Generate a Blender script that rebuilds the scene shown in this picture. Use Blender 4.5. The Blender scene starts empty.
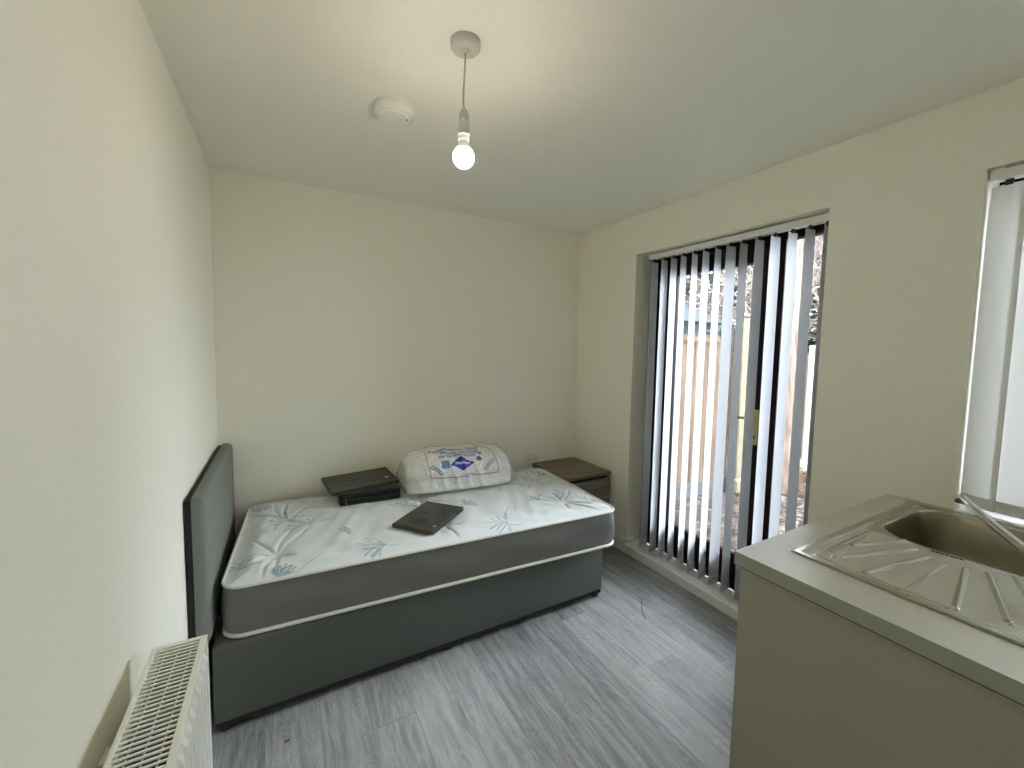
import bpy, bmesh, math, random
import numpy as np
from mathutils import Vector, Matrix, Euler
random.seed(7); rng = np.random.default_rng(7)
PI = math.pi
C = bpy.context.scene.collection

# ------------------------------------------------------------------ helpers
def link(o, parent=None):
    C.objects.link(o)
    if parent is not None: o.parent = parent
    return o
def tag(o, label=None, cat=None, group=None, kind=None):
    if label: o['label'] = label
    if cat: o['category'] = cat
    if group: o['group'] = group
    if kind: o['kind'] = kind
    return o
def empty(name, loc=(0, 0, 0), rz=0.0, **k):
    o = bpy.data.objects.new(name, None); o.location = loc; o.rotation_euler = (0, 0, rz)
    o.empty_display_size = .05
    link(o); return tag(o, **k)
class MB:
    """collects shapes in one bmesh"""
    def __init__(s): s.bm = bmesh.new()
    def box(s, x0, x1, y0, y1, z0, z1, bev=0, seg=2, mat=0, M=None):
        vs = [s.bm.verts.new(p) for p in ((x0,y0,z0),(x1,y0,z0),(x1,y1,z0),(x0,y1,z0),(x0,y0,z1),(x1,y0,z1),(x1,y1,z1),(x0,y1,z1))]
        fs = [s.bm.faces.new([vs[i] for i in f]) for f in ((3,2,1,0),(4,5,6,7),(0,1,5,4),(1,2,6,5),(2,3,7,6),(3,0,4,7))]
        for f in fs: f.material_index = mat
        if bev:
            es = list({e for f in fs for e in f.edges})
            r = bmesh.ops.bevel(s.bm, geom=es, offset=bev, segments=seg, profile=.5, affect='EDGES')
            vs = list({v for f in r['faces'] for v in f.verts} | {v for v in vs if v.is_valid})
        if M is not None: bmesh.ops.transform(s.bm, matrix=M, verts=vs)
        return s
    def tube(s, pts, r, n=8, cap=True, closed=False):
        pts = [Vector(p) for p in pts]; rr = r if isinstance(r, (list, tuple)) else [r]*len(pts)
        rings = []; N = len(pts); up = None
        for i, p in enumerate(pts):
            if closed: d = pts[(i+1) % N]-pts[i-1]
            else: d = pts[min(i+1, N-1)]-pts[max(i-1, 0)]
            d.normalize()
            if up is None:
                up = Vector((0,0,1)) if abs(d.z) < .9 else Vector((1,0,0))
            a = up - d*up.dot(d)
            if a.length < 1e-6: a = Vector((1,0,0)) - d*d.x
            a.normalize(); up = a; b = d.cross(a)
            rings.append([s.bm.verts.new(p+(a*math.cos(2*PI*k/n)+b*math.sin(2*PI*k/n))*rr[i]) for k in range(n)])
        for i in range(N if closed else N-1):
            A, B = rings[i], rings[(i+1) % N]
            for k in range(n):
                s.bm.faces.new((A[k], A[(k+1) % n], B[(k+1) % n], B[k]))
        if cap and not closed:
            s.bm.faces.new(rings[0][::-1]); s.bm.faces.new(rings[-1])
        return s
    def lathe(s, prof, c=(0,0,0), n=40):
        rings = []
        for r, z in prof:
            rings.append([s.bm.verts.new((c[0]+r*math.cos(2*PI*k/n), c[1]+r*math.sin(2*PI*k/n), c[2]+z)) for k in range(n)] if r > 1e-6 else [s.bm.verts.new((c[0], c[1], c[2]+z))])
        for A, B in zip(rings[:-1], rings[1:]):
            for k in range(n):
                k2 = (k+1) % n
                if len(A) == 1 and len(B) > 1: s.bm.faces.new((A[0], B[k2], B[k]))
                elif len(B) == 1 and len(A) > 1: s.bm.faces.new((A[k], A[k2], B[0]))
                elif len(A) > 1: s.bm.faces.new((A[k], A[k2], B[k2], B[k]))
        return s
    def poly(s, pts, z0, z1, mat=0):
        a = [s.bm.verts.new((p[0], p[1], z0)) for p in pts]; b = [s.bm.verts.new((p[0], p[1], z1)) for p in pts]
        n = len(pts); s.bm.faces.new(a[::-1]); s.bm.faces.new(b)
        for i in range(n): s.bm.faces.new((a[i], a[(i+1) % n], b[(i+1) % n], b[i]))
        return s
    def build(s, name, mats, parent=None, smooth=None, fix=True):
        if fix: bmesh.ops.recalc_face_normals(s.bm, faces=s.bm.faces[:])
        me = bpy.data.meshes.new(name); s.bm.to_mesh(me); s.bm.free()
        for m in (mats if isinstance(mats, (list, tuple)) else [mats]): me.materials.append(m)
        if smooth: shade(me, smooth)
        o = bpy.data.objects.new(name, me); link(o, parent); return o
def shade(me, ang):
    me.polygons.foreach_set('use_smooth', [True]*len(me.polygons))
    if ang < 170:
        try: me.set_sharp_from_angle(angle=math.radians(ang))
        except Exception: pass
def nmesh(name, V, F, mats, parent=None, smooth=170, cols=None):
    me = bpy.data.meshes.new(name); me.from_pydata([tuple(v) for v in V], [], [tuple(f) for f in F])
    for m in (mats if isinstance(mats, (list, tuple)) else [mats]): me.materials.append(m)
    me.update()
    if cols is not None:
        at = me.color_attributes.new('pattern', 'FLOAT_COLOR', 'POINT')
        at.data.foreach_set('color', np.concatenate([cols, np.ones((len(cols), 1))], 1).astype(np.float32).ravel())
    if smooth: shade(me, smooth)
    o = bpy.data.objects.new(name, me); link(o, parent); return o
def sstep(a, b, x):
    t = np.clip((x-a)/(b-a), 0, 1); return t*t*(3-2*t)

# ------------------------------------------------------------------ materials
def mat(name):
    m = bpy.data.materials.new(name); m.use_nodes = True
    nt = m.node_tree; return m, nt, nt.nodes['Principled BSDF']
def nd(nt, t, **k):
    n = nt.nodes.new(t)
    for a, b in k.items():
        if a in n.inputs.keys(): n.inputs[a].default_value = b
        else: setattr(n, a, b)
    return n
def simple(name, col, rough=.5, metal=0, bump=0, scale=200, spec=.5, var=0, vscale=8, stretch=None, coat=0):
    m, nt, b = mat(name)
    b.inputs['Base Color'].default_value = (*col, 1); b.inputs['Roughness'].default_value = rough
    b.inputs['Metallic'].default_value = metal; b.inputs['Specular IOR Level'].default_value = spec
    b.inputs['Coat Weight'].default_value = coat
    g = nd(nt, 'ShaderNodeNewGeometry'); src = g.outputs['Position']
    if stretch:
        mp = nd(nt, 'ShaderNodeMapping'); mp.inputs['Scale'].default_value = stretch
        nt.links.new(src, mp.inputs['Vector']); src = mp.outputs['Vector']
    if bump:
        n = nd(nt, 'ShaderNodeTexNoise', Scale=scale, Detail=3.0); nt.links.new(src, n.inputs['Vector'])
        bp = nd(nt, 'ShaderNodeBump', Strength=1.0, Distance=bump); nt.links.new(n.outputs['Fac'], bp.inputs['Height'])
        nt.links.new(bp.outputs['Normal'], b.inputs['Normal'])
    if var:
        n = nd(nt, 'ShaderNodeTexNoise', Scale=vscale, Detail=4.0); nt.links.new(src, n.inputs['Vector'])
        r = nd(nt, 'ShaderNodeMapRange'); r.inputs['From Min'].default_value = .3; r.inputs['From Max'].default_value = .7
        r.inputs['To Min'].default_value = 1-var; r.inputs['To Max'].default_value = 1+var
        nt.links.new(n.outputs['Fac'], r.inputs['Value'])
        v = nd(nt, 'ShaderNodeVectorMath', operation='SCALE'); v.inputs[0].default_value = col
        nt.links.new(r.outputs['Result'], v.inputs['Scale']); nt.links.new(v.outputs['Vector'], b.inputs['Base Color'])
    return m

WALLC = (.88, .86, .75)
M_wall = simple('wall_paint', WALLC, .62, bump=.0012, scale=260, spec=.25, var=.012, vscale=60)
M_ceil = simple('ceiling_paint', (.865, .85, .765), .8, bump=.0012, scale=150, spec=.2, var=.012, vscale=60)
M_gloss = simple('white_gloss_paint', (.84, .84, .78), .3, spec=.4)
M_sill = simple('white_sill_paint', (.92, .93, .91), .22, spec=.5)
M_wplast = simple('white_plastic', (.80, .80, .76), .35)
M_pend = simple('pendant_plastic', (.58, .58, .53), .4)
M_rad = simple('radiator_enamel', (.82, .82, .75), .3)
M_radin = simple('radiator_inner_shade', (.05, .05, .05), .6)  # near-black fin colour stands in for the shade between the panels
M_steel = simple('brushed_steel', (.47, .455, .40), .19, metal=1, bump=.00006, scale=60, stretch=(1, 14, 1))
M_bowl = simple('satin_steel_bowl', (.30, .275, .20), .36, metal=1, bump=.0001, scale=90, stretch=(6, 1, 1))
M_chrome = simple('chrome', (.62, .62, .60), .12, metal=1)
M_top = simple('worktop_laminate', (.55, .54, .46), .34, bump=.0001, scale=400, var=.03, vscale=120)
M_edge = simple('worktop_edge_strip', (.27, .265, .20), .45)
M_cab = simple('grey_beige_cabinet_board', (.29, .275, .21), .5, bump=.0001, scale=500, var=.05, vscale=160)
M_basef = simple('grey_woven_fabric', (.095, .102, .092), .9, bump=.0006, scale=900, spec=.15, var=.12, vscale=350)
M_headf = simple('grey_headboard_fabric', (.195, .21, .185), .9, bump=.0006, scale=900, spec=.15, var=.1, vscale=350)
M_border = simple('mattress_border_fabric', (.15, .155, .14), .6, bump=.004, scale=9, spec=.2, var=.08, vscale=200)
M_pipe = simple('cream_piping_tape', (.66, .65, .57), .6)
M_black = simple('black_plastic', (.012, .012, .012), .35)
M_blackg = simple('glossy_black_plastic', (.006, .006, .006), .28, spec=.3)
M_lid = simple('dusty_black_board', (.06, .062, .048), .42, var=.25, vscale=30)
M_folder = simple('dusty_dark_folder', (.040, .036, .028), .45, var=.8, vscale=14)
M_pvc = simple('dark_brown_upvc', (.010, .006, .005), .5, spec=.12)
M_rubber = simple('black_rubber', (.01, .01, .01), .8)
M_brass = simple('brass', (.75, .58, .18), .3, metal=1)
M_yel = simple('gold_painted_plate', (.62, .50, .14), .4, metal=.6)
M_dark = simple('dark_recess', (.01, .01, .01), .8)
M_thread = simple('dark_thread', (.03, .03, .03), .8)
M_red = simple('red_brown_scrap', (.22, .05, .03), .7)
M_white = simple('white_paper_label', (.75, .78, .8), .5)

# slat fabric: thin woven, lets daylight through
def slat_mat(name, col, trans):
    m, nt, b = mat(name)
    b.inputs['Base Color'].default_value = (*col, 1); b.inputs['Roughness'].default_value = .8; b.inputs['Specular IOR Level'].default_value = .15
    t = nd(nt, 'ShaderNodeBsdfTranslucent'); t.inputs['Color'].default_value = (*col, 1)
    mx = nd(nt, 'ShaderNodeMixShader'); mx.inputs['Fac'].default_value = trans
    nt.links.new(b.outputs[0], mx.inputs[1]); nt.links.new(t.outputs[0], mx.inputs[2])
    nt.links.new(mx.outputs[0], nt.nodes['Material Output'].inputs['Surface'])
    w = nd(nt, 'ShaderNodeTexNoise', Scale=500.0); bp = nd(nt, 'ShaderNodeBump', Strength=.6, Distance=.0005)
    g = nd(nt, 'ShaderNodeNewGeometry'); nt.links.new(g.outputs['Position'], w.inputs['Vector'])
    nt.links.new(w.outputs['Fac'], bp.inputs['Height']); nt.links.new(bp.outputs['Normal'], b.inputs['Normal'])
    return m
M_slat = slat_mat('white_blind_fabric', (.66, .675, .695), .22)
M_slatk = slat_mat('white_blind_fabric_dense', (.74, .74, .71), .10)
# pane glass: mostly clear with a fresnel reflection
def pane_mat():
    m, nt, b = mat('window_glass')
    tr = nd(nt, 'ShaderNodeBsdfTransparent'); tr.inputs['Color'].default_value = (.955, .96, .965, 1)
    gl = nd(nt, 'ShaderNodeBsdfGlossy'); gl.inputs['Roughness'].default_value = .02
    fr = nd(nt, 'ShaderNodeFresnel', IOR=1.45); mx = nd(nt, 'ShaderNodeMixShader')
    nt.links.new(fr.outputs[0], mx.inputs[0]); nt.links.new(tr.outputs[0], mx.inputs[1]); nt.links.new(gl.outputs[0], mx.inputs[2])
    nt.links.new(mx.outputs[0], nt.nodes['Material Output'].inputs['Surface']); return m
M_glass = pane_mat()
# clear polythene film
def film_mat():
    m, nt, b = mat('clear_polythene')
    tr = nd(nt, 'ShaderNodeBsdfTransparent'); tr.inputs['Color'].default_value = (.99, .99, .99, 1)
    gl = nd(nt, 'ShaderNodeBsdfGlossy'); gl.inputs['Roughness'].default_value = .12
    g = nd(nt, 'ShaderNodeNewGeometry')
    n = nd(nt, 'ShaderNodeTexNoise', Scale=26.0, Detail=3.0, Distortion=1.2); nt.links.new(g.outputs['Position'], n.inputs['Vector'])
    bp = nd(nt, 'ShaderNodeBump', Strength=1.0, Distance=.02); nt.links.new(n.outputs['Fac'], bp.inputs['Height'])
    nt.links.new(bp.outputs['Normal'], gl.inputs['Normal'])
    fr = nd(nt, 'ShaderNodeLayerWeight', Blend=.35); nt.links.new(bp.outputs['Normal'], fr.inputs['Normal'])
    r = nd(nt, 'ShaderNodeMapRange'); r.inputs['To Min'].default_value = .12; r.inputs['To Max'].default_value = .55
    nt.links.new(fr.outputs['Facing'], r.inputs['Value'])
    mx = nd(nt, 'ShaderNodeMixShader'); nt.links.new(r.outputs[0], mx.inputs[0]); nt.links.new(tr.outputs[0], mx.inputs[1]); nt.links.new(gl.outputs[0], mx.inputs[2])
    df = nd(nt, 'ShaderNodeBsdfDiffuse'); df.inputs['Color'].default_value = (.93, .94, .95, 1); m3 = nd(nt, 'ShaderNodeMixShader'); m3.inputs[0].default_value = .24
    nt.links.new(mx.outputs[0], m3.inputs[1]); nt.links.new(df.outputs[0], m3.inputs[2])
    nt.links.new(m3.outputs[0], nt.nodes['Material Output'].inputs['Surface']); return m
M_film = film_mat()
M_pillow = simple('white_pillow_cloth', (.94, .93, .89), .8, bump=.012, scale=17, spec=.2)
M_ink = simple('blue_print_ink', (.07, .13, .40), .5)
M_inkd = simple('dark_print_ink', (.10, .13, .22), .5)
M_inkb = simple('royal_blue_print_ink', (.012, .03, .42), .4)
M_inkl = simple('light_blue_print_ink', (.16, .28, .52), .5)
M_inkw = simple('white_print_ink', (.75, .78, .85), .5)

def bulb_mat():
    m, nt, b = mat('lit_bulb_glass')
    b.inputs['Base Color'].default_value = (1, 1, 1, 1)
    b.inputs['Emission Color'].default_value = (1, .88, .70, 1); b.inputs['Emission Strength'].default_value = BULB
    return m
BULB = 92.0
M_bulb = bulb_mat()

# vinyl planks along Y, .17 wide
def floor_mat():
    m, nt, b = mat('grey_oak_vinyl_planks'); L = nt.links.new
    g = nd(nt, 'ShaderNodeNewGeometry'); sp = nd(nt, 'ShaderNodeSeparateXYZ'); L(g.outputs['Position'], sp.inputs[0])
    def ma(op, a, bb=None, c=None):
        n = nd(nt, 'ShaderNodeMath', operation=op)
        for i, v in enumerate((a, bb, c)):
            if v is None: continue
            if isinstance(v, (int, float)): n.inputs[i].default_value = v
            else: L(v, n.inputs[i])
        return n.outputs[0]
    xs = ma('DIVIDE', ma('SUBTRACT', sp.outputs['X'], .086), .17); col = ma('FLOOR', xs); fx = ma('FRACT', xs)
    wn = nd(nt, 'ShaderNodeTexWhiteNoise', noise_dimensions='1D'); L(ma('MULTIPLY', col, 1.37), wn.inputs['W'])
    ys = ma('ADD', ma('DIVIDE', sp.outputs['Y'], 1.02), ma('MULTIPLY', wn.outputs['Value'], 3.7)); row = ma('FLOOR', ys); fy = ma('FRACT', ys)
    cid = nd(nt, 'ShaderNodeCombineXYZ'); L(col, cid.inputs[0]); L(row, cid.inputs[1])
    w2 = nd(nt, 'ShaderNodeTexWhiteNoise', noise_dimensions='2D'); L(cid.outputs[0], w2.inputs['Vector'])
    tone = w2.outputs['Value']
    # grain coordinates differ per plank
    off = ma('MULTIPLY', tone, 37.0)
    cv = nd(nt, 'ShaderNodeCombineXYZ'); L(ma('ADD', sp.outputs['X'], off), cv.inputs[0]); L(ma('MULTIPLY', sp.outputs['Y'], .085), cv.inputs[1]); L(off, cv.inputs[2])
    n1 = nd(nt, 'ShaderNodeTexNoise', Scale=42.0, Detail=7.0, Roughness=.62, Distortion=.35); L(cv.outputs[0], n1.inputs['Vector'])
    cv2 = nd(nt, 'ShaderNodeCombineXYZ'); L(ma('ADD', sp.outputs['X'], off), cv2.inputs[0]); L(ma('MULTIPLY', sp.outputs['Y'], .22), cv2.inputs[1]); L(off, cv2.inputs[2])
    n2 = nd(nt, 'ShaderNodeTexNoise', Scale=9.0, Detail=2.0, Distortion=.9); L(cv2.outputs[0], n2.inputs['Vector'])
    rings = ma('ABSOLUTE', ma('SINE', ma('MULTIPLY', n2.outputs['Fac'], 60.0)))
    rg = ma('MULTIPLY', ma('POWER', rings, 4.0), .16)
    n3 = nd(nt, 'ShaderNodeTexNoise', Scale=3.0, Detail=3.0); L(g.outputs['Position'], n3.inputs['Vector'])
    v = ma('ADD', ma('MULTIPLY', ma('SUBTRACT', n1.outputs['Fac'], .5), 1.5), ma('MULTIPLY', ma('SUBTRACT', tone, .5), .42))
    v = ma('ADD', v, ma('SUBTRACT', rg, .03)); v = ma('ADD', v, ma('MULTIPLY', ma('SUBTRACT', n3.outputs['Fac'], .5), .3))
    v = ma('ADD', v, .5)
    cr = nd(nt, 'ShaderNodeValToRGB'); cr.color_ramp.elements[0].position = .05; cr.color_ramp.elements[0].color = (.11, .11, .11, 1)
    cr.color_ramp.elements[1].position = .95; cr.color_ramp.elements[1].color = (.47, .475, .47, 1)
    e = cr.color_ramp.elements.new(.5); e.color = (.29, .292, .296, 1)
    L(v, cr.inputs[0])
    ex = ma('MINIMUM', fx, ma('SUBTRACT', 1.0, fx)); ey = ma('MINIMUM', fy, ma('SUBTRACT', 1.0, fy))
    jx = ma('LESS_THAN', ex, .008); jy = ma('LESS_THAN', ey, .0016); j = ma('MAXIMUM', jx, jy)
    mx = nd(nt, 'ShaderNodeMix', data_type='RGBA'); mx.inputs[7].default_value = (.10, .10, .095, 1)
    L(ma('MULTIPLY', j, .55), mx.inputs[0]); L(cr.outputs['Color'], mx.inputs[6]); L(mx.outputs[2], b.inputs['Base Color'])
    b.inputs['Roughness'].default_value = .34; b.inputs['Specular IOR Level'].default_value = 1.0; b.inputs['Coat Weight'].default_value = .35; b.inputs['Coat Roughness'].default_value = .22
    h = ma('SUBTRACT', ma('MULTIPLY', n1.outputs['Fac'], .3), j)
    bp = nd(nt, 'ShaderNodeBump', Strength=.5, Distance=.0008); L(h, bp.inputs['Height']); L(bp.outputs['Normal'], b.inputs['Normal'])
    return m
M_floor = floor_mat()
def wood_mat(name, c0, c1, axis='x', scale=30, rough=.5):
    m, nt, b = mat(name); L = nt.links.new; b.inputs['Specular IOR Level'].default_value = .5 if rough < .6 else 0
    g = nd(nt, 'ShaderNodeNewGeometry'); mp = nd(nt, 'ShaderNodeMapping')
    mp.inputs['Scale'].default_value = {'x': (.06, 1, 1), 'y': (1, .06, 1), 'z': (1, 1, .06)}[axis]
    L(g.outputs['Position'], mp.inputs['Vector'])
    n = nd(nt, 'ShaderNodeTexNoise', Scale=float(scale), Detail=6.0, Distortion=.4); L(mp.outputs[0], n.inputs['Vector'])
    cr = nd(nt, 'ShaderNodeValToRGB'); cr.color_ramp.elements[0].position = .33; cr.color_ramp.elements[1].position = .68
    cr.color_ramp.elements[0].color = (*c0, 1); cr.color_ramp.elements[1].color = (*c1, 1)
    L(n.outputs['Fac'], cr.inputs[0]); L(cr.outputs[0], b.inputs['Base Color']); b.inputs['Roughness'].default_value = rough
    bp = nd(nt, 'ShaderNodeBump', Strength=.4, Distance=.0006); L(n.outputs['Fac'], bp.inputs['Height']); L(bp.outputs[0], b.inputs['Normal'])
    return m
M_oak = wood_mat('brown_oak_effect', (.10, .078, .052), (.22, .175, .12), 'x', 42, .42)
M_fence = wood_mat('weathered_fence_board', (0.0337, 0.0207, 0.0124), (0.0621, 0.0428, 0.0273), 'z', 30, .8)
M_trunk = wood_mat('tree_bark', (0.0403, 0.0287, 0.0230), (0.1150, 0.0805, 0.0633), 'z', 60, .9)
M_post = simple('cream_painted_post', (0.0698, 0.0608, 0.0414), .6, spec=0, var=.15, vscale=20)
M_conc = simple('grey_concrete', (0.0310, 0.0324, 0.0310), .9, spec=0, var=.2, vscale=20)
M_twig = simple('pale_bare_twig', (0.0673, 0.0544, 0.0453), .85, spec=0, var=.3, vscale=20)
M_leaf = simple('dark_evergreen_leaf', (0.0046, 0.0103, 0.0072), .6, spec=0, var=.4, vscale=20)
M_dead = simple('dead_leaf', (0.0285, 0.0182, 0.0116), .8, spec=0, var=.5, vscale=30)
M_shed = simple('blue_grey_shed_board', (0.0182, 0.0233, 0.0259), .7, spec=0, var=.1, vscale=12)
M_cream = simple('cream_render', (0.0931, 0.0853, 0.0698), .7, spec=0, var=.08, vscale=10)
def brick_mat():
    m, nt, b = mat('red_brick'); L = nt.links.new
    g = nd(nt, 'ShaderNodeNewGeometry'); sp = nd(nt, 'ShaderNodeSeparateXYZ'); L(g.outputs['Position'], sp.inputs[0])
    cb = nd(nt, 'ShaderNodeCombineXYZ'); L(sp.outputs['Y'], cb.inputs[0]); L(sp.outputs['Z'], cb.inputs[1])
    br = nd(nt, 'ShaderNodeTexBrick', Scale=1.0); br.inputs['Brick Width'].default_value = .225; br.inputs['Row Height'].default_value = .075
    br.inputs['Mortar Size'].default_value = .006; br.inputs['Color1'].default_value = (0.0439, 0.0221, 0.0155, 1); br.inputs['Color2'].default_value = (0.0337, 0.0182, 0.0129, 1)
    br.inputs['Mortar'].default_value = (0.0569, 0.0492, 0.0414, 1)
    L(cb.outputs[0], br.inputs['Vector']); L(br.outputs['Color'], b.inputs['Base Color']); b.inputs['Roughness'].default_value = .9; b.inputs['Specular IOR Level'].default_value = 0
    bp = nd(nt, 'ShaderNodeBump', Strength=.6, Distance=.006, invert=True); L(br.outputs['Fac'], bp.inputs['Height']); L(bp.outputs[0], b.inputs['Normal'])
    return m
M_brick = brick_mat()
def gravel_mat():
    m, nt, b = mat('pebble_gravel'); L = nt.links.new
    g = nd(nt, 'ShaderNodeNewGeometry'); v = nd(nt, 'ShaderNodeTexVoronoi', Scale=24.0); L(g.outputs['Position'], v.inputs['Vector'])
    cr = nd(nt, 'ShaderNodeValToRGB'); sp = nd(nt, 'ShaderNodeSeparateColor'); L(v.outputs['Color'], sp.inputs[0]); L(sp.outputs[0], cr.inputs[0])
    E = cr.color_ramp.elements; E[0].color = (0.0155, 0.0103, 0.0091, 1); E[1].color = (0.0931, 0.0776, 0.0621, 1)
    e = E.new(.35); e.color = (0.0362, 0.0273, 0.0233, 1); e = E.new(.7); e.color = (0.0621, 0.0492, 0.0401, 1)
    n = nd(nt, 'ShaderNodeTexNoise', Scale=1.6, Detail=2.0); L(g.outputs['Position'], n.inputs['Vector'])
    d = nd(nt, 'ShaderNodeMapRange'); d.inputs['From Min'].default_value = 0; d.inputs['From Max'].default_value = .5; d.inputs['To Min'].default_value = 1.1; d.inputs['To Max'].default_value = .35
    L(v.outputs['Distance'], d.inputs['Value'])
    vm = nd(nt, 'ShaderNodeVectorMath', operation='SCALE'); L(cr.outputs[0], vm.inputs[0]); L(d.outputs[0], vm.inputs['Scale'])
    L(vm.outputs[0], b.inputs['Base Color']); b.inputs['Roughness'].default_value = .9; b.inputs['Specular IOR Level'].default_value = 0
    bp = nd(nt, 'ShaderNodeBump', Strength=1.0, Distance=.015, invert=True); L(v.outputs['Distance'], bp.inputs['Height']); L(bp.outputs[0], b.inputs['Normal'])
    return m
M_gravel = gravel_mat()

# ------------------------------------------------------------------ room
W, H, YF = 2.49, 2.406, -4.35
DY0, DY1, DZ0, DZ1 = -1.777, -.624, .065, 2.136     # patio door opening
WY0, WY1, WZ0, WZ1 = -3.32, -2.249, .914, 2.133     # window opening, unseen end widened to bring in more daylight
T = .26
def S(o): o['kind'] = 'structure'; return o
S(MB().box(-.12, W+T, YF-.12, .12, -.06, 0).build('floor', M_floor))
S(MB().box(-.12, W+T, YF-.12, .12, H, H+.08).build('ceiling', M_ceil))
S(MB().box(-.12, 0, YF-.12, .12, 0, H).build('wall_left', M_wall))
S(MB().box(0, W+T, 0, .12, 0, H).build('wall_back', M_wall))
S(MB().box(0, W+T, YF-.12, YF, 0, H).build('wall_front', M_wall))
w = MB()
w.box(W, W+T, DY1, 0, 0, H); w.box(W, W+T, DY0, DY1, 0, DZ0-.022); w.box(W, W+T, DY0, DY1, DZ1, H)
w.box(W, W+T, WY1, DY0, 0, H); w.box(W, W+T, WY0, WY1, 0, WZ0-.02); w.box(W, W+T, WY0, WY1, WZ1, H); w.box(W, W+T, YF, WY0, 0, H)
S(w.build('wall_right', M_wall))
def skirt_profile(mb, p0, p1, nrm, h=.098, t=.014):
    p0, p1, nrm = Vector(p0), Vector(p1), Vector(nrm)
    prof = [(0, 0), (t, 0), (t, h-.022), (t*.75, h-.016), (t*.75, h-.010), (t*.35, h), (0, h)]
    a = [mb.bm.verts.new(p0+nrm*x+Vector((0, 0, z))) for x, z in prof]; b = [mb.bm.verts.new(p1+nrm*x+Vector((0, 0, z))) for x, z in prof]
    n = len(prof)
    for i in range(n): mb.bm.faces.new((a[i], a[(i+1) % n], b[(i+1) % n], b[i]))
    mb.bm.faces.new(a); mb.bm.faces.new(b[::-1])
k = MB(); skirt_profile(k, (0, 0, 0), (W, 0, 0), (0, -1, 0)); S(k.build('baseboard_back', M_gloss))
k = MB(); skirt_profile(k, (0, 0, 0), (0, YF, 0), (1, 0, 0)); S(k.build('baseboard_left', M_gloss))
k = MB(); skirt_profile(k, (W, 0, 0), (W, DY1, 0), (-1, 0, 0)); skirt_profile(k, (W, DY1, 0), (W+.075, DY1, 0), (0, -1, 0))
S(k.build('baseboard_right', M_gloss))
# kick face + sill board of the door step
S(MB().box(W-.006, W, DY0, DY1, 0, DZ0-.02).build('trim_1', M_gloss))
S(MB().box(W-.012, 2.63, DY0, DY1-.001, DZ0-.022, DZ0, bev=.004).build('trim_2', M_sill))
S(MB().box(W-.004, 2.63, WY0, WY1, WZ0-.02, WZ0, bev=.004).build('trim_3', M_sill))

# ---- door_1 : brown uPVC patio doors
door = empty('door_1', (2.66, (DY0+DY1)/2, DZ0), kind='structure')
def part(mb, name, m, parent, smooth=None):
    o = mb.build(name, m, None, smooth); o.parent = parent
    o.matrix_parent_inverse = Matrix.Translation(parent.location).inverted() if parent.parent is None else Matrix.Identity(4)
    return o
X0, X1 = 2.63, 2.70
f = MB(); f.box(X0, X1, DY0, DY1, DZ1-.06, DZ1, .004); f.box(X0, X1, DY0, DY1, DZ0, DZ0+.05, .004)
f.box(X0, X1, DY1-.06, DY1, DZ0, DZ1, .004); f.box(X0, X1, DY0, DY0+.055, DZ0, DZ1, .004)
part(f, 'door_frame', M_pvc, door)
def leaf(y0, y1, z0, z1, sl, sr, st, sb, name, handle=False):
    m = MB(); a, b = 2.645, 2.705
    m.box(a, b, y0, y0+sr, z0, z1, .006); m.box(a, b, y1-sl, y1, z0, z1, .006)
    m.box(a, b, y0+sr-.004, y1-sl+.004, z1-st, z1, .004); m.box(a, b, y0+sr-.004, y1-sl+.004, z0, z0+sb, .004)
    m.box(a-.004, a+.004, y0+sr-.012, y0+sr, z0+sb-.012, z1-st+.012); m.box(a-.004, a+.004, y1-sl, y1-sl+.012, z0+sb-.012, z1-st+.012)
    o = part(m, name, M_pvc, door)
    g = MB(); g.box(2.672, 2.678, y0+sr-.005, y1-sl+.005, z0+sb-.005, z1-st+.005)
    p = part(g, 'glass', M_glass, door); return o
leaf(-1.445, DY1-.055, DZ0+.045, DZ1-.055, .17, .075, .105, .165, 'door_leaf')
leaf(DY0+.05, -1.449, DZ0+.045, DZ1-.055, .075, .03, .012, .165, 'side_light')
h = MB(); h.box(2.634, 2.645, -1.435, -1.400, .955, 1.155, .004)
h.tube([(2.640, -1.418, 1.105), (2.612, -1.418, 1.105)], .009, 10); h.tube([(2.608, -1.422, 1.105), (2.604, -1.38, 1.105), (2.606, -1.315, 1.100)], .008, 10)
part(h, 'door_handle', M_yel, door, 40)
h = MB(); h.tube([(2.633, -1.418, 1.0), (2.630, -1.418, 1.0)], .008, 12); part(h, 'keyhole', M_dark, door, 40)

# ---- window_1
win = empty('window_1', (2.66, (WY0+WY1)/2, WZ0), kind='structure')
f = MB(); f.box(2.64, 2.71, WY0, WY1, WZ1-.07, WZ1, .004); f.box(2.64, 2.71, WY0, WY1, WZ0, WZ0+.07, .004)
f.box(2.64, 2.71, WY0, WY0+.07, WZ0, WZ1, .004); f.box(2.64, 2.71, WY1-.07, WY1, WZ0, WZ1, .004)
part(f, 'window_frame', M_pvc, win)
part(MB().box(2.672, 2.678, WY0+.065, WY1-.065, WZ0+.065, WZ1-.065), 'glass', M_glass, win)

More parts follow.
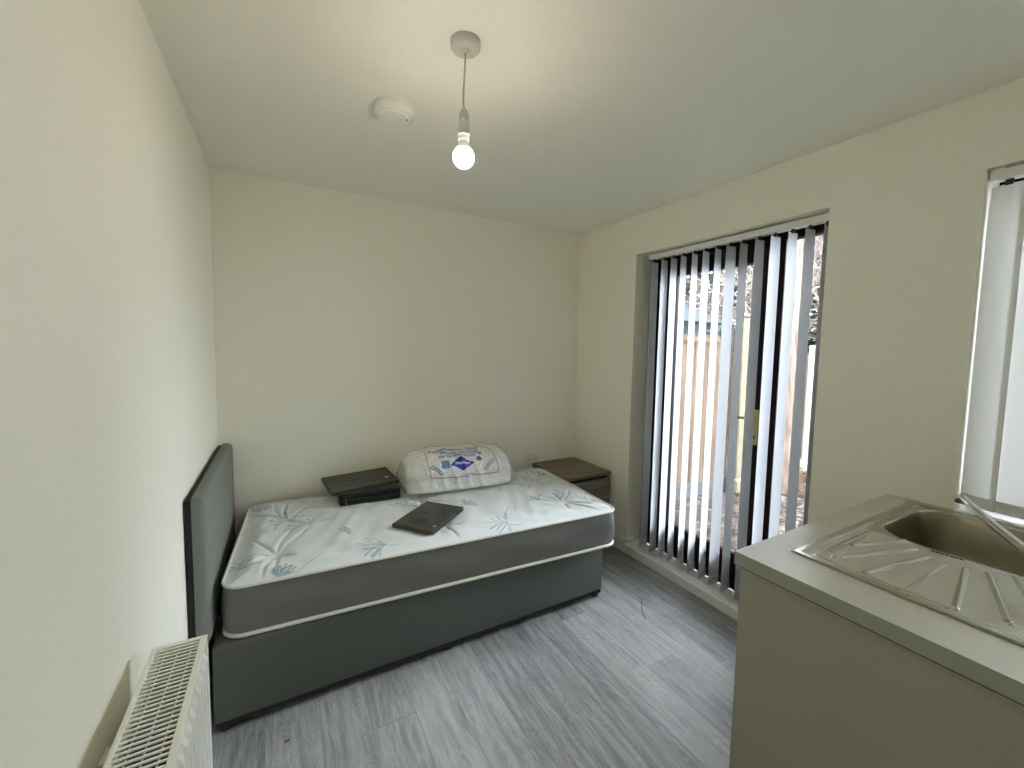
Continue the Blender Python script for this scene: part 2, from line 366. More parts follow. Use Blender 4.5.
# ------------------------------------------------------------------ vertical blinds
def blind(name, label, xc, y0, y1, zt, zb, spots, wd, ms, clips=True):
    """spots: list of (y centre, angle from +X in degrees)"""
    root = empty(name, (xc, (y0+y1)/2, zt), label=label, cat='blind')
    r = MB(); r.box(-.022, .022, y0-root.location.y, y1-root.location.y, -.034, 0, .003)
    r.box(-.0235, -.0215, y0-root.location.y, y1-root.location.y, -.020, -.017)
    r.build('headrail', M_wplast, root)
    for e in (y0+.02, (y0+y1)/2, y1-.02):
        MB().box(-.018, .018, e-root.location.y-.012, e-root.location.y+.012, .0, .006).build('mounting_bracket', M_wplast, root)
    Lh = zt-.050-zb
    # one slat mesh, curved slightly across its width
    n = 9; V = []; F = []; rows = 14
    for j in range(rows+1):
        z = -.0-Lh*j/rows
        for i in range(n):
            u = (i/(n-1)-.5); w_ = wd*(1.0 if j > 0 else .9)
            V.append((u*w_, .0035*(1-4*u*u), z))
    for j in range(rows):
        for i in range(n-1):
            a = j*n+i; F.append((a, a+1, a+n+1, a+n))
    me = bpy.data.meshes.new('slat'); me.from_pydata(V, [], F); me.materials.append(ms); me.update(); shade(me, 170)
    # hem pocket with weight at the foot
    wm = MB(); wm.box(-wd*.5-.001, wd*.5+.001, -.0035, .0055, -Lh-.002, -Lh+.040, .003); wo = wm.build('hem_weight', ms, None, 60); wme = wo.data; bpy.data.objects.remove(wo)
    cm = MB(); cm.box(-.010, .010, -.004, .004, -.004, .018, .001); cm.tube([(0, 0, .016), (0, 0, .028)], .003, 6); co = cm.build('carrier_hook', M_black if clips else M_wplast, None); cme = co.data; bpy.data.objects.remove(co)
    for y, a in spots:
        s = bpy.data.objects.new('slat', me); link(s, root); s.location = (0, y-root.location.y, -.050); s.rotation_euler = (0, 0, math.radians(a))
        q = bpy.data.objects.new('hem_weight', wme); link(q, s)
        q = bpy.data.objects.new('carrier_hook', cme); link(q, s)
    # bead chain linking the hems, on the room side and the window side
    for sd in (-1, 1):
        c = MB()
        for (ya, aa), (yb, ab) in zip(spots[:-1], spots[1:]):
            pa = Vector((sd*math.cos(math.radians(aa))*wd*.5, ya-root.location.y+sd*math.sin(math.radians(aa))*wd*.5, 0)); pb = Vector((sd*math.cos(math.radians(ab))*wd*.5, yb-root.location.y+sd*math.sin(math.radians(ab))*wd*.5, 0))
            c.tube([pa.lerp(pb, t)+Vector((0, 0, -.05-Lh+.012-.014*4*t*(1-t))) for t in (0, .25, .5, .75, 1)], .0011, 5)
        c.build('bead_chain', M_wplast, root)
    return root
sp = [(-.726, 9), (-.809, 12), (-.883, 13), (-.957, 15), (-1.038, 14), (-1.115, 10), (-1.193, 11), (-1.271, -3), (-1.345, 5), (-1.431, -1), (-1.512, -3), (-1.594, -1), (-1.671, -3), (-1.742, 7)]
blind('vertical_blind', 'white vertical blind with slats turned open across the patio door', 2.56, DY0+.003, DY1-.070, 2.126, .085, sp, .089, M_slat)
sp = [(-2.298-.076*i, 84) for i in range(9)]  # slats stop short, unseen window end left bare to let daylight in
blind('vertical_blind', 'white vertical blind with slats shut over the sink window', 2.523, WY0+.004, WY1-.006, 2.124, .930, sp, .089, M_slatk)

# ------------------------------------------------------------------ radiator
RY1, RY0, RZ1, RZ0 = -1.56, -2.56, .775, .18
rad = empty('radiator', (.0, (RY0+RY1)/2, RZ0), label='white double panel radiator with slotted top grille on the left wall', cat='radiator')
def corr(x, sgn, y0, y1, z0, z1):
    m = MB(); pitch = .0333; n = int((y1-y0)/pitch); pts = []
    for i in range(n):
        a = y0+(y1-y0)*i/n; p = (y1-y0)/n
        pts += [(a, 0), (a+p*.18, 0), (a+p*.30, 1), (a+p*.70, 1), (a+p*.82, 0)]
    pts.append((y1, 0)); zz = [(z0, 0), (z0+.03, 0), (z0+.045, 1), (z1-.045, 1), (z1-.03, 0), (z1, 0)]
    g = [[m.bm.verts.new((x+sgn*.009*d*e, y, z)) for y, d in pts] for z, e in zz]
    for A, B in zip(g[:-1], g[1:]):
        for i in range(len(pts)-1): m.bm.faces.new((A[i], A[i+1], B[i+1], B[i]))
    b = [[m.bm.verts.new((x-sgn*.004, y, z)) for y, d in (pts[0], pts[-1])] for z, e in (zz[0], zz[-1])]
    m.bm.faces.new((b[0][0], b[0][1], b[1][1], b[1][0]))
    m.bm.faces.new([b[1][0], b[1][1]]+[v for v in g[-1][::-1]]); m.bm.faces.new([b[0][0], b[0][1]]+[v for v in g[0][::-1]])
    return m
part(corr(.138, 1, RY0+.004, RY1-.004, RZ0, RZ1-.006), 'front_panel', M_rad, rad)
part(corr(.052, -1, RY0+.004, RY1-.004, RZ0, RZ1-.006), 'back_panel', M_rad, rad)
g = MB(); xa, xb = .041, .146
g.box(xa, xa+.010, RY0, RY1, RZ1-.012, RZ1, .002); g.box(xb-.014, xb, RY0, RY1, RZ1-.012, RZ1, .002)
g.box(xa, xb, RY1-.012, RY1, RZ1-.012, RZ1+.001, .002); g.box(xa, xb, RY0, RY0+.010, RZ1-.012, RZ1, .002)
y = RY0+.018
while y < RY1-.012:
    g.box(xa+.004, xb-.008, y-.0022, y+.0022, RZ1-.0045, RZ1-.0015); y += .0122
for xr in (.068, .093, .118): g.box(xr-.001, xr+.001, RY0, RY1, RZ1-.012, RZ1-.007)
part(g, 'top_grille', M_rad, rad)
for yy in (RY1-.002, RY0+.002):
    e = MB(); e.box(xa, xb, yy-.0025, yy+.0025, RZ0+.01, RZ1-.002, .002); part(e, 'side_cover', M_rad, rad)
fin = MB()
for y in np.arange(RY0+.03, RY1-.02, .010):
    fin.box(.060, .130, y-.0008, y+.0008, RZ0+.05, RZ1-.016)
part(fin, 'convector_fins', M_radin, rad)
for yy in (RY0+.18, RY1-.18):
    part(MB().box(.0015, .05, yy-.02, yy+.02, RZ0+.08, RZ1-.08), 'wall_bracket', M_rad, rad)
v = MB(); v.tube([(.095, RY1+.0, RZ0+.03), (.095, RY1+.045, RZ0+.03)], .008, 10); v.tube([(.095, RY1+.045, .0), (.095, RY1+.045, RZ0+.035)], .0075, 10)
v.tube([(.095, RY1+.045, RZ0+.03), (.095, RY1+.045, RZ0+.08)], [.014, .012], 12)
part(v, 'valve', M_wplast, rad, 40)

# ------------------------------------------------------------------ bed (base + headboard)
BX0, BX1, BY0, BY1 = .068, 1.966, -.963, -.045
bed = empty('bed', (1.0, -.5, 0), label='grey fabric single divan bed base with padded headboard against left wall', cat='bed')
b = MB(); b.box(BX0, BX1, BY0, BY1, .046, .350, .012, 3)
part(b, 'divan_base', M_basef, bed, 50)
part(MB().box(BX0+.006, BX1-.006, BY0+.006, BY1-.006, .028, .0465), 'underside_shade', M_rubber, bed)  # black slab added as painted shade in the gap under the base
for x in (BX0+.035, 1.0, BX1-.035):
    for y in (BY0+.03, BY1-.05):
        c = MB(); c.tube([(x-.012, y, .022), (x+.012, y, .022)], .022, 16); c.box(x-.016, x+.016, y-.010, y+.010, .03, .05)
        part(c, 'castor', M_black, bed, 40)
# headboard pad: rounded slab
def pad(x0, x1, y0, y1, z0, z1, r):
    m = MB(); m.box(x0, x1, y0, y1, z0, z1)
    es = [e for e in m.bm.edges if all(v.co.x > x1-1e-4 for v in e.verts)]
    bmesh.ops.bevel(m.bm, geom=es, offset=r, segments=6, profile=.55, affect='EDGES'); return m
hb = part(pad(.024, .071, -.958, -.035, .375, .926, .030), 'headboard', M_headf, bed, 60)
q = MB(); q.box(.004, .024, -.955, -.038, .36, .918, .002)
q.build('back_board', M_rubber, hb)
for y in (-.75, -.25):
    q = MB(); q.box(.006, .030, y-.025, y+.025, .06, .38, .002); q.build('strut', M_black, hb)

# ------------------------------------------------------------------ mattress (yaw, rests on the base)
mt = empty('mattress', (.105, -.935, .352), rz=0.0, label='open sprung single mattress with pale blue palm leaf cover on the grey bed base', cat='mattress')
P_FL, P_FR, P_BL = Vector((.098, -.935)), Vector((1.998, -1.040)), Vector((.128, -.050))
ex = (P_FR-P_FL); ML = ex.length; ang = math.atan2(ex.y, ex.x); mt.rotation_euler.z = ang
mt.location = (P_FL.x, P_FL.y, .352)
MW, MH, MR = .895, .205, .075
M2W = Matrix.Translation(mt.location) @ Matrix.Rotation(ang, 4, 'Z')
W2M = M2W.inverted()
def tom(x, y): q = W2M @ Vector((x, y, 0)); return np.array([q.x, q.y])
def roundmap(x, y):
    """square corners -> rounded corners"""
    cx = np.clip(x, MR, ML-MR); cy = np.clip(y, MR, MW-MR); dx, dy = x-cx, y-cy
    m = np.maximum(abs(dx), abs(dy)); h_ = np.hypot(dx, dy); s = np.where((h_ > 1e-9) & (abs(dx) > 1e-9) & (abs(dy) > 1e-9), m/np.maximum(h_, 1e-9), 1)
    return cx+dx*s, cy+dy*s
tufts = [tom(*t) for t in ((.28, -.72), (.31, -.31), (1.03, -.77), (1.03, -.36), (1.785, -.785), (1.815, -.396))]
def mheight(x, y):
    d = np.minimum(np.minimum(x, ML-x), np.minimum(y, MW-y))
    z = .020*sstep(0, .10, d)+.003*np.sin(x*7+1)*np.sin(y*9)
    for i, t in enumerate(tufts):
        dx, dy = x-t[0], y-t[1]; r = np.hypot(dx, dy); th = np.arctan2(dy, dx)
        z -= .020*np.exp(-(r/.045)**2)+.010*np.exp(-(r/.14)**2)
        ridge = np.zeros_like(r)
        rr = np.random.default_rng(100+i)
        for k_ in range(9):
            t0 = 2*PI*k_/9+rr.uniform(-.25, .25); bend = rr.uniform(-1.6, 1.6); L_ = rr.uniform(.12, .27); amp = rr.uniform(.007, .014)
            dth = (th-t0-bend*(r-.05)+PI) % (2*PI)-PI
            dist = abs(dth)*r
            ridge += amp*np.exp(-(dist/.0085)**2)*sstep(.012, .05, r)*(1-sstep(L_*.55, L_, r))*np.where(abs(dth) < 1.2, 1, 0)
        z -= ridge
    # loose diagonal creases
    z += .0026*np.sin(31*x+17*y+3*np.sin(9*y))*sstep(.03, .1, d)+.0012*np.sin(53*x-29*y+2*np.sin(13*x))*sstep(.03, .1, d)
    return z+MH-.004
nx, ny = 470, 224
gx, gy = np.meshgrid(np.linspace(0, ML, nx), np.linspace(0, MW, ny), indexing='ij')
px, py = roundmap(gx, gy); pz = mheight(px, py)
# printed leaf pattern
ink = np.zeros_like(px); ink2 = np.zeros_like(px)
def seg(a, b, w0, w1=None, cur=0, tgt=None, n=8):
    global ink
    w1 = w0 if w1 is None else w1
    a, b = np.array(a), np.array(b); d = b-a; nrm = np.array([-d[1], d[0]])
    lo = np.minimum(a, b)-.03; hi = np.maximum(a, b)+.03
    msk = (px > lo[0]) & (px < hi[0]) & (py > lo[1]) & (py < hi[1])
    if not msk.any(): return
    X, Y = px[msk], py[msk]; best = np.full(X.shape, 0.)
    P_ = [a+d*t+nrm*cur*4*t*(1-t) for t in np.linspace(0, 1, n)]
    for i in range(n-1):
        p, q = P_[i], P_[i+1]; e = q-p; L2 = max(e@e, 1e-9)
        t = np.clip(((X-p[0])*e[0]+(Y-p[1])*e[1])/L2, 0, 1); dd = np.hypot(X-p[0]-t*e[0], Y-p[1]-t*e[1])
        w_ = w0+(w1-w0)*(i+t)/(n-1)
        best = np.maximum(best, np.clip(1.4-dd/w_, 0, 1))
    if tgt is None: ink[msk] = np.maximum(ink[msk], best*.95)
    else: ink2[msk] = np.maximum(ink2[msk], best)
def palm(wx, wy, direction, size=.09, n=9, spread=150, seed=0):
    c = tom(wx, wy); rr = np.random.default_rng(seed+5); d0 = math.radians(direction)
    for i in range(n):
        a = d0+math.radians(spread)*(i/(n-1)-.5)+rr.uniform(-.08, .08); L_ = size*rr.uniform(.7, 1.1)
        seg(c, c+L_*np.array([math.cos(a), math.sin(a)]), .0022, .0042, cur=rr.uniform(-.12, .12))
        if i % 2 == 0:
            seg(c+.35*L_*np.array([math.cos(a), math.sin(a)]), c+.8*L_*np.array([math.cos(a+.25), math.sin(a+.25)]), .002, .003)
    seg(c-.55*size*np.array([math.cos(d0), math.sin(d0)]), c, .0018, .0024, cur=.15)
for i, a in enumerate([(.15, -.81, 80, .075), (.72, -.88, 170, .12), (.43, -.50, 100, .11), (.33, -.33, 170, .10), (.16, -.13, 20, .085), (.285, -.955+.03, 60, .07),
          (1.33, -.93, 160, .13), (1.93, -.34, 40, .10), (1.66, -.72, 120, .09), (1.93, -.90, 30, .09), (.92, -.47, 60, .1), (1.55, -.30, 200, .1), (.75, -.16, 200, .1), (1.22, -.60, 20, .08), (1.86, -.70, 190, .08), (1.90, -.17, 180, .08), (.56, -.66, 20, .05)]):
    palm(*a, n=[9, 11, 7, 8][i % 4], spread=[150, 110, 170, 130][i % 4], seed=i)
for a in (((.31, -.985), (.52, -.83)), ((.12, -.45), (.22, -.34)), ((.62, -.50), (.95, -.36)), ((1.36, -.88), (1.44, -.75)), ((1.44, -.88), (1.47, -.76)), ((1.5, -.52), (1.56, -.44)), ((1.72, -.52), (1.80, -.42)), ((.80, -.60), (.86, -.70)), ((.9, -.62), (1.0, -.50)), ((1.60, -.90), (1.72, -.84))):
    seg(tom(*a[0]), tom(*a[1]), .0016, .0022, cur=.1)
for t in tufts: 
    m_ = np.hypot(px-t[0], py-t[1]) < .012; ink2[m_] = 1; ink[m_] = 0
noi = .5+.5*np.sin(px*23+3*np.sin(py*19))*np.sin(py*27+2*np.sin(px*15))
base = np.array([.70, .74, .75])[None, None]*(1+.05*(noi[..., None]-.5)); inkc = np.array([.15, .25, .31])
ink = ink*(.6+.4*noi)
col = base*(1-ink[..., None])+inkc*ink[..., None]; col = col*(1-ink2[..., None])+np.array([.8, .8, .76])*ink2[..., None]
V = np.stack([px, py, pz], -1).reshape(-1, 3)
idx = np.arange(nx*ny).reshape(nx, ny); F = np.stack([idx[:-1, :-1], idx[1:, :-1], idx[1:, 1:], idx[:-1, 1:]], -1).reshape(-1, 4)
m, nt, bs = mat('palm_leaf_damask'); at = nd(nt, 'ShaderNodeAttribute', attribute_name='pattern'); nt.links.new(at.outputs['Color'], bs.inputs['Base Color'])
bs.inputs['Roughness'].default_value = .42; bs.inputs['Specular IOR Level'].default_value = .45; bs.inputs['Sheen Weight'].default_value = .1
M_palm = m
nmesh('quilted_cover', V, F, M_palm, mt, 170, cols=col.reshape(-1, 3))
def outline(off=0, n=10):
    pts = []
    for cx, cy, a0 in ((MR, MR, PI), (ML-MR, MR, 1.5*PI), (ML-MR, MW-MR, 0), (MR, MW-MR, .5*PI)):
        for i in range(n+1):
            a = a0+.5*PI*i/n; pts.append((cx+(MR+off)*math.cos(a), cy+(MR+off)*math.sin(a)))
    # subdivide the long runs
    out = []
    for i, p in enumerate(pts):
        q = pts[(i+1) % len(pts)]; d = math.dist(p, q); k_ = max(1, int(d/.03))
        for j in range(k_): out.append((p[0]+(q[0]-p[0])*j/k_, p[1]+(q[1]-p[1])*j/k_))
    return out
ol = outline(); no = len(ol); V = []; F = []; lv = 12
nrm = []
for i in range(no):
    a, b_ = Vector(ol[i-1]), Vector(ol[(i+1) % no]); t = (b_-a).normalized(); nrm.append((t.y, -t.x))
for j in range(lv+1):
    t = j/lv
    for i, p in enumerate(ol):
        s_ = i/no*40; bul = .010*math.sin(PI*t)+.0035*math.sin(s_*1.7+5*t)*math.sin(PI*t)+.002*math.sin(s_*4.1-7*t)*math.sin(PI*t)
        V.append((p[0]+nrm[i][0]*bul, p[1]+nrm[i][1]*bul, .006+(MH-.010)*t))
for j in range(lv):
    for i in range(no):
        a = j*no+i; b_ = j*no+(i+1) % no; F.append((a, b_, b_+no, a+no))
F.append(tuple(range(no))[::-1])
nmesh('border', V, F, M_border, mt, 60)
for z, r in ((MH-.003, .0058), (.009, .0085)):
    k = MB(); k.tube([(p[0]+n_[0]*.003, p[1]+n_[1]*.003, z) for p, n_ in zip(ol, nrm)], r, 8, closed=True); k.build('piping', M_pipe, mt, 170)
def mz(x, y): q = tom(x, y); return float(mheight(np.array([q[0]]), np.array([q[1]]))[0])+mt.location.z
ZT = .352+MH+.017

# ------------------------------------------------------------------ items on the mattress
# folder
fo = empty('folder', (.985, -.705, ZT+.001), rz=math.radians(41), label='dusty dark flat folder with a round metal eyelet lying in the middle of mattress', cat='folder')
k = MB(); k.box(-.165, .165, -.118, .118, .0, .004, .0015); k.box(-.165, .165, -.118, .118, .014, .018, .0015); k.box(-.165, -.158, -.118, .118, .0, .018, .002); k.build('cover', M_folder, fo)
MB().box(-.157, .158, -.112, .112, .004, .014).build('contents', M_dark, fo)
k = MB(); k.lathe([(.0, .0005), (.004, .001), (.0045, .002), (.009, .002), (.0095, 0)], (-.112, -.094, .018), 20); k.build('eyelet', M_chrome, fo, 60)
k = MB(); k.lathe([(.0, .0015), (.009, .001), (.0095, 0)], (.10, -.100, .018), 20); k.build('stud', M_black, fo, 60)
# black case (bottom) and black lidded tray on top of it
cs = empty('document_case', (.757, -.235, ZT+.001), rz=math.radians(-3), label='glossy black zipped case lying under the flat black tray on the mattress', cat='case')
k = MB(); k.box(-.170, .170, -.115, .120, .0, .066, .014, 4); k.build('shell', M_blackg, cs, 50)
k = MB(); k.box(-.16, .16, -.118, -.114, .030, .036); k.build('zip', M_black, cs)
k = MB(); k.tube([(-.135, -.118, .050), (-.136, -.124, .035), (-.130, -.121, .012)], .0018, 6); k.build('zip_pull', M_chrome, cs)
k = MB(); k.tube([(.170, -.10, .056), (.176, -.112, .030), (.174, -.118, .006)], .0022, 6); k.lathe([(0, 0), (.005, .002), (.005, .008), (0, .010)], (.174, -.119, .002), 12); k.build('corner_tag', M_brass, cs, 50)
tr = empty('tray', (.727, -.150, ZT+.080), rz=math.radians(13), label='flat black tray with a small white sticker lying on the glossy case', cat='tray')
tr.rotation_euler = (math.radians(6), 0, math.radians(9))
k = MB(); k.box(-.200, .200, -.120, .115, -.010, .004, .003); k.box(-.2, .2, -.120, -.112, -.014, .009, .003); k.box(-.2, .2, .108, .115, -.01, .008, .003); k.box(-.2, -.193, -.12, .115, -.014, .009, .002); k.box(.19, .2, -.12, .115, -.014, .009, .002)
k.build('panel', M_lid, tr)
for yy in (-.05, .01): 
    k = MB(); k.box(-.185, .17, yy-.0015, yy+.0015, .0035, .0055); k.build('ridge', M_black, tr)
k = MB(); k.lathe([(0, .0015), (.010, .001), (.011, 0)], (.150, -.035, .004), 18); k.build('sticker', M_white, tr)

# bag of pillows
bg = empty('pillow_bag', (1.312, -.235, ZT), rz=math.radians(-6), label='clear plastic bag of white pillows printed in blue, lying on the mattress by the wall', cat='bag')
BL_, BD, BH = .69, .385, .240
def bagpt(s, t, off=0.0):
    """s in [-.5,.5] along, t angle (0 = front bottom edge .. pi = over the top to the back)"""
    e = min(1, abs(s)*2); end = (1-e**5.0)**.38 if e < 1 else 0
    c, sn = math.cos(t), math.sin(t)
    p = 1.0 if sn >= 0 else .30
    y = -math.copysign(abs(c)**(.95 if sn >= 0 else .6), c)*(BD/2+off)
    z = math.copysign(abs(sn)**p, sn)
    hz = BH*.62 if sn >= 0 else BH*.38
    sc = .35+.65*end
    z = BH*.38+z*(hz+off)*(.25+.75*end if sn >= 0 else 1.0)*1.0
    groove = .010*math.exp(-((t-.02)/.13)**2)
    y *= (.55+.45*end)
    y += groove*(1 if y < 0 else 0)
    wob = .004*math.sin(s*21+t*3)+.003*math.sin(s*37-t*5)
    if sn > 0: z += wob*end
    cr = .0055*abs(math.sin(2.2*t+17*s+2*math.sin(6*s)))**5+.0045*abs(math.sin(9*s*PI+1.3*math.sin(3*t)))**9
    z += cr*end*max(sn, 0); y += cr*.8*end*(-c)
    return Vector((s*BL_*(1+off*1.5), y+wob*.4, max(z, .0)))
def loft(name, off, m, smooth=170, ns=110, ntt=110, s0=-.5, s1=.5):
    V = []; F = []
    for i in range(ns+1):
        s = s0+(s1-s0)*i/ns; s = math.copysign(abs(s*2)**.8/2, s)
        for j in range(ntt): V.append(bagpt(s, 2*PI*j/ntt-.5*PI+1e-4, off))
    for i in range(ns):
        for j in range(ntt):
            a = i*ntt+j; b_ = i*ntt+(j+1) % ntt; F.append((a, a+ntt, b_+ntt, b_))
    F.append(tuple(range(ntt))); F.append(tuple(range(ns*ntt, ns*ntt+ntt))[::-1])
    return nmesh(name, V, F, m, bg, smooth)
loft('pillows', 0.0, M_pillow)
loft('plastic_bag', .004, M_film)
# gathered plastic flaps at both ends
for sx, nm in ((1, 'right'), (-1, 'left')):
    V = []; F = []; n1, n2 = 14, 30; ln = .060 if sx > 0 else .035
    for i in range(n1+1):
        u = i/n1
        for j in range(n2+1):
            t = PI*(j/n2); p = bagpt(sx*.490, t, .004)
            tip = Vector((sx*(BL_*.5+ln), p.y*.75, .012+p.z*.10))
            q = p.lerp(tip, u); q.z += .010*math.sin(j*1.3+u*3)*u; q.x += .008*math.sin(j*2.1)*u
            V.append(q)
    for i in range(n1):
        for j in range(n2): a = i*(n2+1)+j; F.append((a, a+1, a+n2+2, a+n2+1))
    nmesh('bag_end', V, F, M_film, bg, 170)
# printing: drawn flat, then laid onto the curved front-top surface
ARC = []
_t = np.linspace(0, PI/2*1.35, 200); _p = [bagpt(0, float(a), .006) for a in _t]
_l = [0.0]
for a, b_ in zip(_p[:-1], _p[1:]): _l.append(_l[-1]+(b_-a).length)
def onbag(u, v, off=.0065):
    """u metres along from centre, v metres up from front bottom edge"""
    t = float(np.interp(v, _l, _t)); return bagpt(max(-.49, min(.49, u/BL_)), t, off)
def laid(name, bm, m):
    for _ in range(2):
        lg = [e for e in bm.edges if e.calc_length() > .009]
        if lg: bmesh.ops.subdivide_edges(bm, edges=lg, cuts=2, use_grid_fill=False)
    bmesh.ops.triangulate(bm, faces=bm.faces[:])
    for v_ in bm.verts: v_.co = onbag(v_.co.x, v_.co.y, .0065+v_.co.z)
    me = bpy.data.meshes.new(name); bm.to_mesh(me); bm.free(); me.materials.append(m); o = bpy.data.objects.new(name, me); link(o, bg); return o
def textbm(s, size, cx, cy, sx=1, shear=0, rot=0, z=0, space=1.0, bold=.0):
    cu = bpy.data.curves.new('t', 'FONT'); cu.body = s; cu.size = size; cu.align_x = 'CENTER'; cu.align_y = 'CENTER'; cu.shear = shear; cu.resolution_u = 3; cu.offset = bold; cu.space_character = space
    o = bpy.data.objects.new('t', cu); C.objects.link(o); dg = bpy.context.evaluated_depsgraph_get(); dg.update()
    me = bpy.data.meshes.new_from_object(o.evaluated_get(dg)); bm = bmesh.new(); bm.from_mesh(me)
    bpy.data.objects.remove(o); bpy.data.curves.remove(cu); bpy.data.meshes.remove(me)
    bmesh.ops.transform(bm, matrix=Matrix.Translation((cx, cy, z)) @ Matrix.Rotation(rot, 4, 'Z') @ Matrix.Diagonal((sx, 1, 1, 1)), verts=bm.verts[:]); return bm
def flat(polys, z=0):
    bm = bmesh.new()
    for P_ in polys:
        if len(P_) != 4: bm.faces.new([bm.verts.new((x, y, z)) for x, y in P_]); continue
        a, b_, c, d = [Vector((p[0], p[1], z)) for p in P_]
        n1 = max(1, int(max((b_-a).length, (d-c).length)/.006)); n2 = max(1, int(max((c-b_).length, (d-a).length)/.006))
        g = [[bm.verts.new(a.lerp(b_, i/n1).lerp(d.lerp(c, i/n1), j/n2)) for j in range(n2+1)] for i in range(n1+1)]
        for i in range(n1):
            for j in range(n2): bm.faces.new((g[i][j], g[i+1][j], g[i+1][j+1], g[i][j+1]))
    return bm
def strip(pts, w_, z=0):
    return [[(a[0]-0, a[1]), (b_[0], b_[1]), (b_[0]+n[0]*w_, b_[1]+n[1]*w_), (a[0]+n[0]*w_, a[1]+n[1]*w_)] for a, b_ in zip(pts[:-1], pts[1:]) for n in [(-(b_[1]-a[1])/max(1e-6, math.dist(a, b_)), (b_[0]-a[0])/max(1e-6, math.dist(a, b_)))]]
V0 = .012
TOPV = V0+.250
laid('printed_border', flat(strip([(-.22, TOPV-.01), (-.215, V0+.10), (-.200, V0+.004), (-.195, V0), (0, V0), (.225, V0), (.235, V0+.008), (.225, V0+.12), (.20, TOPV-.01)], .0032)), M_ink)
laid('printed_heading', textbm('■ SUPREME BEDDING  TEXTILE LTD', .020, -.01, V0+.212, 1.15, bold=.0006), M_inkd)
laid('printed_rule', flat(strip([(-.12, V0+.198), (.14, V0+.198)], .003)), M_ink)
laid('printed_slogan', textbm('The very best to buy', .027, -.005, V0+.177, 1.08, shear=.15, bold=.0006), M_ink)
laid('printed_slogan', textbm('For the Sleep of your life', .027, .0, V0+.152, 1.02, shear=.15, bold=.0006), M_ink)
laid('printed_diamond', flat([[(-.078, V0+.086), (.0, V0+.036), (.078, V0+.086), (0, V0+.136)]]), M_inkb)
laid('printed_logo', textbm('SleepNight', .028, 0, V0+.086, .80, shear=.2, z=.0030, bold=.0005), M_inkw)
laid('printed_patch', flat([[(-.130, V0+.070), (-.082, V0+.070), (-.082, V0+.122), (-.130, V0+.122)]]), M_inkl)
laid('printed_oval', flat([[(.112+.018*math.cos(a), V0+.115+.015*math.sin(a)) for a in np.linspace(0, 2*PI, 20, endpoint=False)]]), M_ink)
def pill(cx, cy, rot, L_=.072, r=.011):
    P_ = []; 
    for s_, a0 in ((1, -.5*PI), (-1, .5*PI)):
        for i in range(8): a = a0+PI*i/7; P_.append((s_*L_/2*1.0+r*math.cos(a), r*math.sin(a)))
    c_, s2 = math.cos(rot), math.sin(rot); R_ = lambda p, k_=1: (cx+c_*p[0]*1-s2*p[1], cy+s2*p[0]+c_*p[1])
    out = [R_(p) for p in P_]; P2 = [(p[0]*.93, p[1]*.62) for p in P_]; inn = [R_(p) for p in P2]
    n = len(P_); return [[out[i], out[(i+1) % n], inn[(i+1) % n], inn[i]] for i in range(n)]
laid('printed_badge', flat(pill(-.165, V0+.055, math.radians(-38))), M_ink)
laid('printed_badge', flat(pill(.175, V0+.062, math.radians(40))), M_ink)
laid('printed_badge_text', textbm('LUXURY', .017, -.165, V0+.055, .85, rot=math.radians(-38)), M_ink)
laid('printed_badge_text', textbm('SOFT', .017, .175, V0+.062, .9, rot=math.radians(40)), M_ink)
laid('printed_size', textbm('2 PILLOWS', .026, .005, V0-.018, .95), M_inkl)

# ------------------------------------------------------------------ bedside cabinet
NX0, NX1, NY0, NY1, NZ = 2.055, 2.470, -.475, -.018, .560
ns_ = empty('bedside_cabinet', ((NX0+NX1)/2, (NY0+NY1)/2, 0), label='brown oak effect bedside cabinet in the corner beyond the foot of the bed', cat='cabinet')
part(MB().box(NX0, NX1, NY0, NY1, NZ-.020, NZ, .0015), 'top', M_oak, ns_)
k = MB(); k.box(NX0+.004, NX0+.020, NY0+.022, NY1, .0, NZ-.020); k.box(NX1-.020, NX1-.004, NY0+.022, NY1, .0, NZ-.020); k.box(NX0+.02, NX1-.02, NY1-.008, NY1, .03, NZ-.02); k.box(NX0+.02, NX1-.02, NY0+.03, NY1, .03, .046); k.box(NX0+.02, NX1-.02, NY0+.045, NY0+.06, NZ-.06, NZ-.02, mat=0)
part(k, 'carcass', M_oak, ns_)
part(MB().box(NX0+.02, NX1-.02, NY0+.03, NY0+.042, NZ-.062, NZ-.0205), 'finger_groove', M_dark, ns_)
for z0, z1 in ((.285, NZ-.046), (.045, .270)):
    part(MB().box(NX0+.006, NX1-.006, NY0+.004, NY0+.022, z0, z1, .0015), 'drawer_front', M_oak, ns_)

# ------------------------------------------------------------------ socket
so = empty('wall_socket', (2.063, 0, .590), label='white double plug socket on the back wall above the bedside cabinet', cat='socket')
MB().box(-.073, .073, -.009, 0, -.043, .043, .003).build('face_plate', M_wplast, so)
for x in (-.038, .038):
    MB().box(x-.009, x+.009, -.0125, -.008, .014, .034, .002).build('switch', M_wplast, so)
    k = MB(); k.box(x-.0025, x+.0025, -.0095, -.0085, .000, .009); k.box(x-.015, x-.008, -.0095, -.0085, -.016, -.012); k.box(x+.008, x+.015, -.0095, -.0085, -.016, -.012); k.build('pin_hole', M_dark, so)

